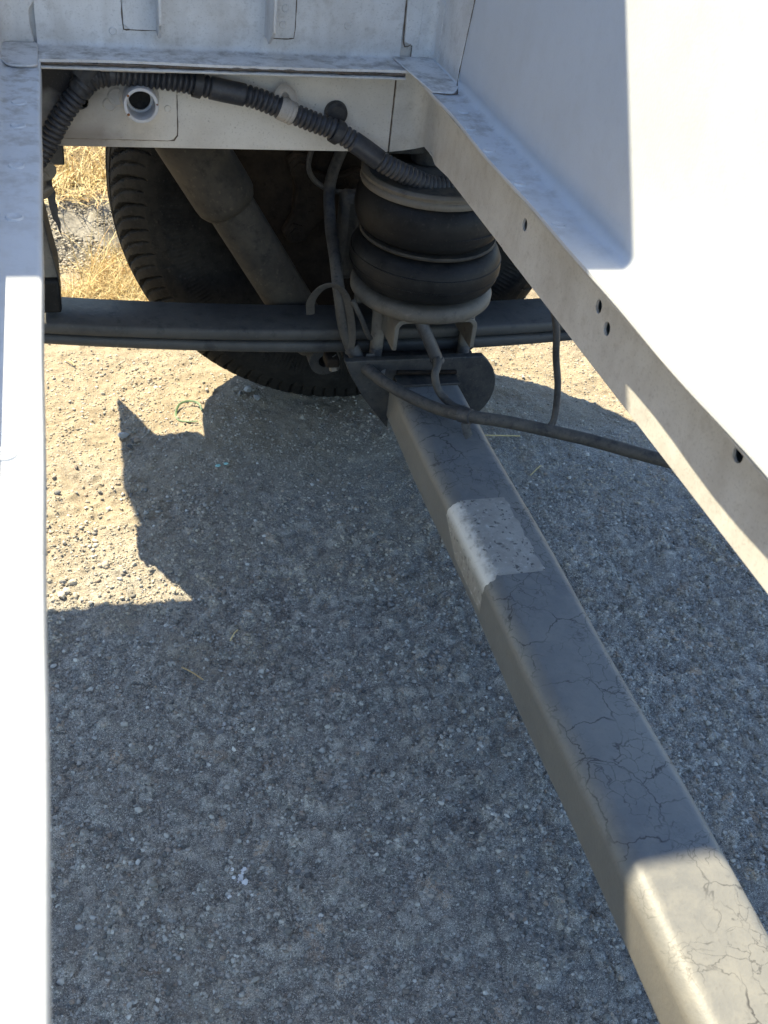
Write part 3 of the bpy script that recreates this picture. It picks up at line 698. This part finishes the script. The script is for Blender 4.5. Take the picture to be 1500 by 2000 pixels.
bk(box(.296, .335, 1.43, 1.52, .33, .42), 'caliper', 'cast', bevel=.012)
for x_, z_ in ((.3005, .4215), (.3005, .3230), (.3830, .4000)):
    b_ = lathe([(.0150, 0), (.0150, .004), (.0095, .0045), (.0095, .011), (0, .012)], (x_, 1.4150, z_), (0, -1, 0), 6).obj('bolt', 'cast', None); b_.parent = brk
for k_ in range(5):
    bk(box(.3165+.0045*(k_ % 2), .3275, 1.4136, 1.4152, .350+.0105*k_, .3555+.0105*k_), 'cast_mark', 'cast')
bk(box(.356, .384, 1.36, 1.40, .27, .40), 'brake_lever', 'steel', bevel=.01)
sweep([(.335, 1.40, .505), (.318, 1.40, .462), (.311, 1.40, .430), (.321, 1.40, .408), (.345, 1.40, .394), (.372, 1.40, .391), (.405, 1.40, .396)], .0038, .006, 10).obj('brake_line', 'cable', P)
# front of the differential bump stop behind the rail
lathe([(0, .0), (.040, .0), (.044, .008), (.040, .02), (.030, .03), (0, .03)], (.352, 1.42, .478), (0, 0, 1), 32).obj('bump_stop', 'rubber', P)

# corrugated conduit on the rail -----------------------------------
cp = [(-.052, 1.219, .495), (-.034, 1.219, .519), (-.019, 1.219, .545), (.001, 1.219, .573), (.019, 1.2195, .5925), (.038, 1.2205, .5985), (.075, 1.2205, .597), (.120, 1.2205, .5925), (.162, 1.2205, .5845), (.203, 1.219, .577), (.240, 1.217, .564), (.270, 1.214, .5535), (.298, 1.21, .545), (.328, 1.206, .529), (.361, 1.20, .509), (.397, 1.20, .4925), (.425, 1.202, .4990-.018), (.460, 1.206, .478)]
PITCH_C = .0062
def cr(s, L):
    for a, b in ((.128, .150), (.255, .295), (.4365, .475)):
        if a < s < b: return .0128
    return .0126-.0026*(.5+.5*math.cos(2*math.pi*s/PITCH_C))**2
con = sweep(cp, cr, PITCH_C/6, 18).obj('conduit', 'conduit', P, angle=70)
def ringband(parent, pts, r, name, mat, n=20): return sweep(pts, r, .002, n).obj(name, mat, parent)
# tape wraps and clips
ringband(con, [(.006, 1.2195, .580), (.014, 1.2195, .589), (.021, 1.2195, .5945), (.030, 1.2200, .5975), (.040, 1.2205, .599)], lambda s, L: .0136+.0008*math.sin(s*900)+.0006*math.sin(s*2300), 'tape_wrap', 'black')
for q_ in ([(.004, 1.207, .600), (.012, 1.207, .609), (.0215, 1.210, .612)], [(.010, 1.206, .594), (.020, 1.205, .606), (.028, 1.208, .613)]):
    sweep(q_, .005, .002, 8, (.0015, .0065)).obj('tape_end', 'black', con)
ringband(con, [(.231, 1.2175, .5675), (.240, 1.217, .564), (.249, 1.2165, .5602)], lambda s, L: .0134+.0008*math.sin(s*1500), 'tape_wrap', 'tape')
o = sweep([(.228, 1.2175, .5745), (.231, 1.221, .5835), (.238, 1.223, .588), (.246, 1.222, .583), (.250, 1.2175, .573)], .006, .002, 10, (.0012, .0045)).obj('tape_tail', 'tape', con)
for cx_, cz_, cy_, px_, pz_ in ((.1315, .6005, 1.2205, .137, .5895), (.305, .5560, 1.2098, .301, .5428)):
    d_2 = lathe([(0, -.004), (.0135, -.004), (.0145, -.001), (.0135, .006), (.010, .009), (0, .0095)], (cx_, 1.2385, cz_), (0, -1, 0), 28).obj('clip', 'black', con)
    lathe([(.0126, -.0045), (.0145, -.0045), (.0145, .0045), (.0126, .0045)], (px_, cy_, pz_), (Vector((1, 0, -.22)) if cx_ < .2 else Vector((1, -.06, -.55))), 24, True).obj('clip_band', 'black', con)
# frayed wad where the conduit drops away behind the left member
wv_ = []
for k_ in range(7):
    a_ = k_*.9; wv_.append((-.046+.010*math.cos(a_), 1.222+.010*math.sin(a_*1.7), .486-.004*k_+.004*math.sin(a_*2)))
sweep(wv_, lambda s, L: .0095+.002*math.sin(s*420), .002, 12).obj('frayed_tape', 'flap', con)
plate([(-.047, .484), (-.036, .480), (-.0325, .470), (-.0330, .461), (-.0300, .452), (-.0312, .441), (-.0290, .433), (-.0300, .424), (-.0275, .414), (-.0283, .402), (-.0270, .395), (-.0305, .404), (-.0325, .413), (-.0360, .419), (-.0385, .432), (-.0400, .447), (-.0440, .465)], 'Y', 1.2445, 1.2458).obj('torn_tape', 'black', con)

# cables -----------------------------------------------------------
mc = [(.405, 1.455, .50), (.375, 1.44, .455), (.346, 1.405, .405), (.333, 1.335, .371), (.326, 1.265, .352), (.3245, 1.224, .323), (.336, 1.222, .268), (.3535, 1.219, .228), (.369, 1.185, .2195), (.3960, 1.135, .2190), (.4330, 1.085, .2215), (.4600, 1.043, .2350), (.505, 1.018, .2395), (.555, .993, .2395), (.610, .962, .2395), (.679, .914, .2405), (.76, .86, .245), (.90, .78, .25)]
cab = sweep(mc, .0084, .006, 16).obj('brake_cable', 'cable', P)
for a_, b_, r_3 in (((.348, 1.2205, .241), (.3565, 1.2165, .2240),   .0100), ((.4560, 1.050, .2325), (.4665, 1.036, .2372), .0102)):
    sweep([a_, tuple((Vector(a_)+Vector(b_))/2), b_], r_3, .002, 16).obj('cable_clip', 'black', cab)
sweep([(.461, 1.040, .226), (.4645, 1.036, .213), (.468, 1.034, .207)], .004, .002, 10, (.0018, .006)).obj('tie_tail', 'black', cab)
sweep([(.421, 1.172, .316), (.4320, 1.164, .295), (.4440, 1.1600, .272), (.4555, 1.158, .249)], .0088, .004, 16).obj('cable_sheath', 'black', P)
sh_end = sweep([(.4535, 1.158, .2525), (.4562, 1.1575, .2470)], lambda s, L: .0098, .001, 18).obj('sheath_end', 'black', P)
sweep([(.452, 1.152, .2560), (.4475, 1.135, .2540), (.4400, 1.120, .2490), (.4460, 1.110, .2300), (.4580, 1.085, .2235), (.4700, 1.052, .2335)], .0054, .004, 12).obj('sensor_cable', 'cable', P)
sweep([(.500, 1.06, .5200), (.512, 1.045, .470), (.5330, 1.0, .402), (.5480, 1.0, .3430), (.5590, 1.0, .3050), (.5640, .998, .268), (.5620, .994, .2500), (.5550, .992, .2415)], .0044, .005, 12).obj('sensor_cable', 'black', P)
# flat strap looped round the cable, clips below the spring
sweep([(.2895, 1.235, .2850), (.2870, 1.225, .310), (.2960, 1.212, .3350), (.3120, 1.205, .3430), (.3280, 1.205, .3290), (.3390, 1.208, .2950), (.3450, 1.212, .2600), (.3440, 1.215, .2300)], .006, .003, 10, (.0014, .0062)).obj('strap', 'cable', P)
sweep([(.338, 1.20, .322), (.352, 1.20, .296), (.364, 1.205, .270), (.372, 1.21, .258)], .0035, .003, 10).obj('brake_line', 'cable', P)
sweep([(.355, 1.214, .2160), (.372, 1.200, .2130), (.392, 1.190, .2120)], .004, .003, 10, (.0022, .008)).obj('cable_bracket', 'bolt', P)
box(.3680, .3800, 1.208, 1.2125, .2170, .2330).obj('cable_tab', 'bolt', P, bevel=.001)
sc_ = box(.318, .338, 1.236, 1.262, .196, .210).obj('spring_clip', 'cast', P, bevel=.003)
lathe([(0, -.012), (.008, -.012), (.008, .010), (0, .010)], (.331, 1.248, .197), (.3, -.3, -1), 6).obj('nut', 'bolt', sc_)

# mudguard behind the wheel: flap, liner over the tyre, outer skirt
fl = [(-.035, .520), (-.080, .60), (-.100, .70), (-.06, .78), (.02, .84), (.2, .89), (.43, .90), (.7, .86), (.86, .78), (.90, .55)]
mg = sheet(fillet(fl, .03, 4), .004, 'Y', 1.452, 1.668, 6).obj('mudguard', 'flap', P)
plate([(-.080, .257), (-.095, .419), (-.028, .4176), (-.027, .479), (-.005, .59), (.08, .70), (.22, .765), (.41, .785), (.62, .75), (.77, .66), (.84, .50), (.95, .50), (.95, 1.10), (-.312, 1.10), (-.303, 1.00), (-.287, .793), (-.234, .610)], 'Y', 1.672, 1.680).obj('mudguard_skirt', 'white', P)
box(-.062, -.019, 1.432, 1.450, .4140, .53).obj('mudguard_bracket', 'black', P, bevel=.002)

# ------------------------------------------------------------------ loose stones, grit, straw
def stone_mesh(seed):
    r0 = random.Random(seed); bm = bmesh.new(); bmesh.ops.create_icosphere(bm, subdivisions=2, radius=1)
    pl = [(Vector((r0.gauss(0, 1), r0.gauss(0, 1), r0.gauss(0, 1))).normalized(), r0.uniform(.55, .85)) for _ in range(7)]
    for v in bm.verts:
        for n, d in pl:
            k = v.co.dot(n)
            if k > d: v.co -= n*(k-d)*.9
        v.co *= 1+.06*r0.uniform(-1, 1)
    me = bpy.data.meshes.new('pebble'); bm.to_mesh(me); bm.free(); return me
def add_pebbles():
    meshes = {}
    for mt in ('pebble', 'pale', 'grit_sand'):
        meshes[mt] = []
        for s in range(6):
            me = stone_mesh(s+(10 if mt == 'pale' else 0)); me.materials.append(M[mt]); me.polygons.foreach_set('use_smooth', [True]*len(me.polygons)); me.set_sharp_from_angle(angle=R_(32)); meshes[mt].append(me)
    def put(x, y, s, mt, label, group):
        me = random.choice(meshes[mt]); o = bpy.data.objects.new('pebble', me); COL.objects.link(o)
        o.scale = (s*random.uniform(.8, 1.3), s*random.uniform(.7, 1.1), s*random.uniform(.5, .8)); o.rotation_euler = (random.uniform(-.4, .4), random.uniform(-.4, .4), random.uniform(0, 6.28))
        o.location = (x, y, gz(x, y)+o.scale.z*.45); tag(o, label, 'pebble', group); return o
    # clusters seen in the photograph
    big = [(.033, 1.388, .010), (.052, 1.372, .008), (.041, 1.356, .006), (-.009, 1.070, .007), (-.02, 1.13, .006), (-.052, 1.045, .006), (-.060, 1.03, .006), (-.066, 1.02, .0065), (-.049, 1.02, .005), (.25, 1.50, .009), (.262, 1.475, .007), (.235, 1.488, .006)]
    for x, y, s in big[:3]: put(x, y, s, 'pebble', 'grey pebble in the tip of the pointed shadow on the sand', 'pebbles in the shadow tip')
    for x, y, s in big[3:9]: put(x, y, s, 'grit_sand', 'pale pebble on the sunlit sand beside the left frame member', 'pebbles on sunlit sand')
    for x, y, s in big[9:]: put(x, y, s, 'pebble', 'grey stone in the shade against the tyre', 'stones against the tyre')
    n = 0
    while n < 110:
        x = random.uniform(-.1, .20); y = random.uniform(1.0, 1.75)
        if x > .03+(1.5-y)*.0 and y < 1.36: x = random.uniform(-.1, .03)
        put(x, y, random.choice((.0022, .0026, .003, .0036, .0045)), random.choice(('grit_sand', 'grit_sand', 'grit_sand', 'pebble')), 'small pebble on the sunlit sand left of the tyre', 'small pebbles on the sunlit sand'); n += 1
    for k in range(105):
        x = random.uniform(-.1, .42); y = random.uniform(.42, 1.0)
        put(x, y, random.choice((.0018, .002, .0024, .0028, .0036)), random.choice(('pale', 'pebble', 'pebble', 'pebble')), 'small pebble on the shaded road left of the axle', 'small pebbles on the shaded road')
    for k in range(50):
        x = random.uniform(.52, .95); y = random.uniform(.55, 1.55)
        put(x, y, random.choice((.002, .0024, .003, .004)), random.choice(('pale', 'pebble', 'pebble', 'pebble')), 'small pebble on the shaded road right of the axle', 'small pebbles right of the axle')
    for x, y, s, l in ((.106, .767, .0052, 'whitish pebble on the shaded road left of the axle, near a straw'), (.112, .781, .0038, 'small pink-grey pebble beside the whitish pebble'), (.232, .599, .0042, 'pale pebble on the shaded road near the bottom edge')):
        o = put(x, y, s, 'pale', l, 'pale pebbles')
add_pebbles()

def stuff_stones(name, pts, mat, label, zf=None, sink=.3, flat=(.45, .85)):
    """many tiny stones in one mesh"""
    ico = bmesh.new(); bmesh.ops.create_icosphere(ico, subdivisions=1, radius=1); ico.verts.ensure_lookup_table()
    bv = np.array([v.co[:] for v in ico.verts]); bf = np.array([[v.index for v in f.verts] for f in ico.faces]); ico.free()
    N = len(pts); x, y, s = pts[:, 0], pts[:, 1], pts[:, 2]
    z = ground_height(x, y) if zf is None else zf(x, y); V = np.repeat(bv[None], N, 0)*(1+.42*rng.uniform(-1, 1, (N, len(bv), 1)))
    V = V*np.stack([s*rng.uniform(.7, 1.35, N), s*rng.uniform(.7, 1.2, N), s*rng.uniform(*flat, N)], 1)[:, None, :]
    a = rng.uniform(0, 6.28, N); c, sn = np.cos(a)[:, None], np.sin(a)[:, None]
    V = np.stack([V[..., 0]*c-V[..., 1]*sn, V[..., 0]*sn+V[..., 1]*c, V[..., 2]], -1)
    V = V+np.stack([x, y, z+s*sink], 1)[:, None, :]
    F = (bf[None]+(np.arange(N)*len(bv))[:, None, None]).reshape(-1, 3)
    o = finish(name, big_mesh(name, V.reshape(-1, 3), F), mat, None, False); tag(o, label, 'gravel', None, 'stuff'); return o
def scatter(n, x0, x1, y0, y1, smin, smax, cell, thr, seed):
    x = rng.uniform(x0, x1, n*4); y = rng.uniform(y0, y1, n*4); m = vnoise(x, y, cell, seed)*.7+vnoise(x, y, cell*.3, seed+1)*.3+rng.uniform(-.12, .12, n*4) > thr
    x, y = x[m][:n], y[m][:n]; s = smin+(smax-smin)*rng.power(.45, len(x))*.9; s = smin+(smax-smin)*rng.random(len(x))**3
    return np.stack([x, y, s], 1)
stuff_stones('fine_gravel', scatter(9000, -.2, 1.1, .28, 1.25, .0009, .0036, .06, .52, 61), 'grit', 'fine grey grit scattered over the shaded road')
chips = scatter(68000, -.14, 1.0, .28, 1.65, .0012, .0031, .05, .34, 81)
dsel = chips[:, 1]+.35*(vnoise(chips[:, 0], chips[:, 1], .09, 83)-.5)-.14*np.clip((chips[:, 0]-.12)/.3, 0, 1) > .93
keep = rng.random(len(chips)) < np.clip(1-(chips[:, 1]-1.0)/.3, .5, 1)
stuff_stones('road_chippings', chips[~dsel], 'grit', 'packed grey stone chippings of the shaded road surface', None, -.05, (.5, .9))
stuff_stones('dusty_chippings', chips[dsel & keep], 'grit_sand', 'stone chippings coated in pale dust on the sunlit road edge', None, -.1, (.5, .9))
stuff_stones('sandy_grit', scatter(9000, -.22, 1.15, .95, 2.0, .0008, .0030, .08, .42, 71), 'grit_sand', 'fine tan grit on the dusty road edge', None, .05)
stuff_stones('kerb_grit', np.stack([rng.uniform(-.35, .5, 6000), rng.uniform(1.96, 2.20, 6000), rng.uniform(.0012, .0036, 6000)], 1), 'grit_sand', 'dark grit on the crumbled edge below the dry grass', lambda x, y: np.interp(y, [2.0, 2.05, 2.13, 2.21, 2.25], [.0, .014, .036, .050, .052]))

def blades(name, pts, mat, label, kind='stuff'):
    """pts rows: x, y, z, length, azimuth, lean, width"""
    N = len(pts); x, y, z, L, az, lean, wd = pts.T; k = 4; V = np.zeros((N, k*2, 3))
    dx, dy = np.cos(az), np.sin(az); cur = rng.uniform(-.6, .9, N)
    px, py, pz = x.copy(), y.copy(), z.copy(); ln = lean.copy()
    tw = rng.uniform(0, 3.14, N)
    for i in range(k):
        wv = wd*(1-.75*(i/(k-1))); sx, sy, sz = -dy*np.cos(tw), dx*np.cos(tw), np.sin(tw)
        V[:, i*2] = np.stack([px-sx*wv, py-sy*wv, pz-sz*wv*.5], 1); V[:, i*2+1] = np.stack([px+sx*wv, py+sy*wv, pz+sz*wv*.5], 1)
        st = L/(k-1); px = px+dx*np.sin(ln)*st; py = py+dy*np.sin(ln)*st; pz = np.maximum(pz+np.cos(ln)*st, z+.002); ln = ln+cur*.5
    F = np.concatenate([np.array([[2*i, 2*i+1, 2*i+3, 2*i+2]]) for i in range(k-1)])
    F = (F[None]+(np.arange(N)*k*2)[:, None, None]).reshape(-1, 4)
    o = finish(name, big_mesh(name, V.reshape(-1, 3), F), mat, None, False); tag(o, label, 'grass', None, kind); return o
def bl(n, x0, x1, y0, y1, lmin, lmax, z0, lean=(.5, 1.5), wd=(.0008, .002), mask=None):
    x = rng.uniform(x0, x1, n); y = rng.uniform(y0, y1, n)
    if mask is not None: m = mask(x, y); x, y = x[m], y[m]; n = len(x)
    z = z0(x, y) if callable(z0) else np.full(n, z0)
    return np.stack([x, y, z, rng.uniform(lmin, lmax, n), rng.uniform(0, 6.28, n), rng.uniform(*lean, n), rng.uniform(*wd, n)], 1)
zv = lambda x, y: .050+.03*(vnoise(x, y, .4, 41)-.5)*np.clip((y-2.3)/.3, 0, 1)
den = lambda x, y: rng.random(len(x)) < .25+.75*vnoise(x, y, .12, 51)
va = bl(9000, -.35, .45, 2.26, 3.0, .04, .13, zv, mask=den); vb = bl(9000, -2.0, 2.6, 2.24, 4.2, .06, .18, zv, mask=den)
vc_ = bl(1500, -.30, .35, 2.16, 2.30, .03, .08, lambda x, y: np.full(len(x), .058), (.9, 1.55))
blades('dry_grass', np.concatenate([va, vb, vc_]), 'straw', 'dry yellow grass on the verge behind the kerb')
gnd = lambda x, y: ground_height(x, y)
cl = lambda x, y: (((x-.085)/.09)**2+((y-1.93)/.10)**2 < 1) | (((x+.005)/.055)**2+((y-1.845)/.055)**2 < 1) | (((x-.12)/.07)**2+((y-1.80)/.07)**2 < 1)
t1 = bl(5200, -.07, .22, 1.72, 2.06, .02, .09, gnd, (.55, 1.5), (.0006, .0014), cl)
t2 = bl(45, -.02, .10, 1.83, 1.98, .09, .16, gnd, (.15, .8), (.0008, .0014))
t3 = bl(900, -1.2, 1.6, 1.85, 2.05, .02, .08, gnd, (.6, 1.5), (.0006, .0014), lambda x, y: (vnoise(x, y, .14, 55) > .6) & ((x < -.1) | (x > .25)))
blades('dry_grass_tufts', np.concatenate([t1, t2, t3]), 'straw', 'dry straw tufts at the foot of the kerb beside the tyre')
gr_ = bl(160, -.15, .22, 2.62, 2.80, .03, .06, lambda x, y: zv(x, y)+.02, (.3, 1.0), (.006, .011), lambda x, y: vnoise(x, y, .05, 57) > .5)
blades('green_weeds', gr_, 'green', 'bright green weed leaves in the dry grass')
# single straws, a curled green blade, glass and a white splash
def straw(x0, y0, x1, y1, r, label, mat='straw', lift=.004):
    m_ = ((x0+x1)/2, (y0+y1)/2, gz((x0+x1)/2, (y0+y1)/2)+lift*1.6)
    o = sweep([(x0, y0, gz(x0, y0)+lift), m_, (x1, y1, gz(x1, y1)+lift)], r, .006, 6).obj('straw', mat); tag(o, label, 'straw', 'loose straws on the road')
straw(.073, .874, .096, .848, .0008, 'thin dry straw lying slantwise on the shaded road left of the axle')
straw(.137, .907, .149, .924, .0008, 'short dry straw lying above the slantwise straw on the shaded road')
straw(.595, 1.325, .690, 1.318, .0012, 'dry straw in the shade under the hanging thin cable')
straw(.665, 1.205, .690, 1.225, .0009, 'short straw on the shaded road below the long cable')
straw(-.050, 1.62, -.035, 1.60, .0012, 'short straw on sunlit sand below the spring')
c_pts = [(.165+.0*i, 1.4, 0) for i in range(2)]
gp = [(.165, 1.443), (.160, 1.461), (.146, 1.469), (.130, 1.462), (.122, 1.446), (.124, 1.428), (.138, 1.417), (.154, 1.413)]
o = sweep([(x, y, gz(x, y)+.004+.004*math.sin(i*.9)) for i, (x, y) in enumerate(gp)], .002, .003, 8, (.0010, .0020)).obj('curled_blade', 'blade')
tag(o, 'curled green grass blade on the sunlit sand beside the tyre', 'grass blade')
for i, (x, y) in enumerate(((.171, 1.290), (.184, 1.292))):
    me = stone_mesh(40+i); me.materials.append(M['glass']); o = bpy.data.objects.new('glass_chip', me); COL.objects.link(o); o.scale = (.0045, .0035, .002); o.location = (x, y, gz(x, y)+.001)
    tag(o, ('left' if i == 0 else 'right')+' one of two pale turquoise glass chips on the shaded road', 'glass chip', 'glass chips')
sp = G()
for k in range(16):
    a = random.uniform(0, 6.28); r = abs(random.gauss(0, .007)); x, y = .102+r*math.cos(a), .580+r*math.sin(a)*1.4; q = lathe([(random.uniform(.0012, .0035), 0), (.0008, .0006), (0, .0007)], (x, y, gz(x, y)+.0004), (0, 0, 1), 7); sp.add(q.v, q.f)
tag(sp.obj('dropping', 'chalk'), 'white splash on the shaded road near the bottom edge', 'dropping')
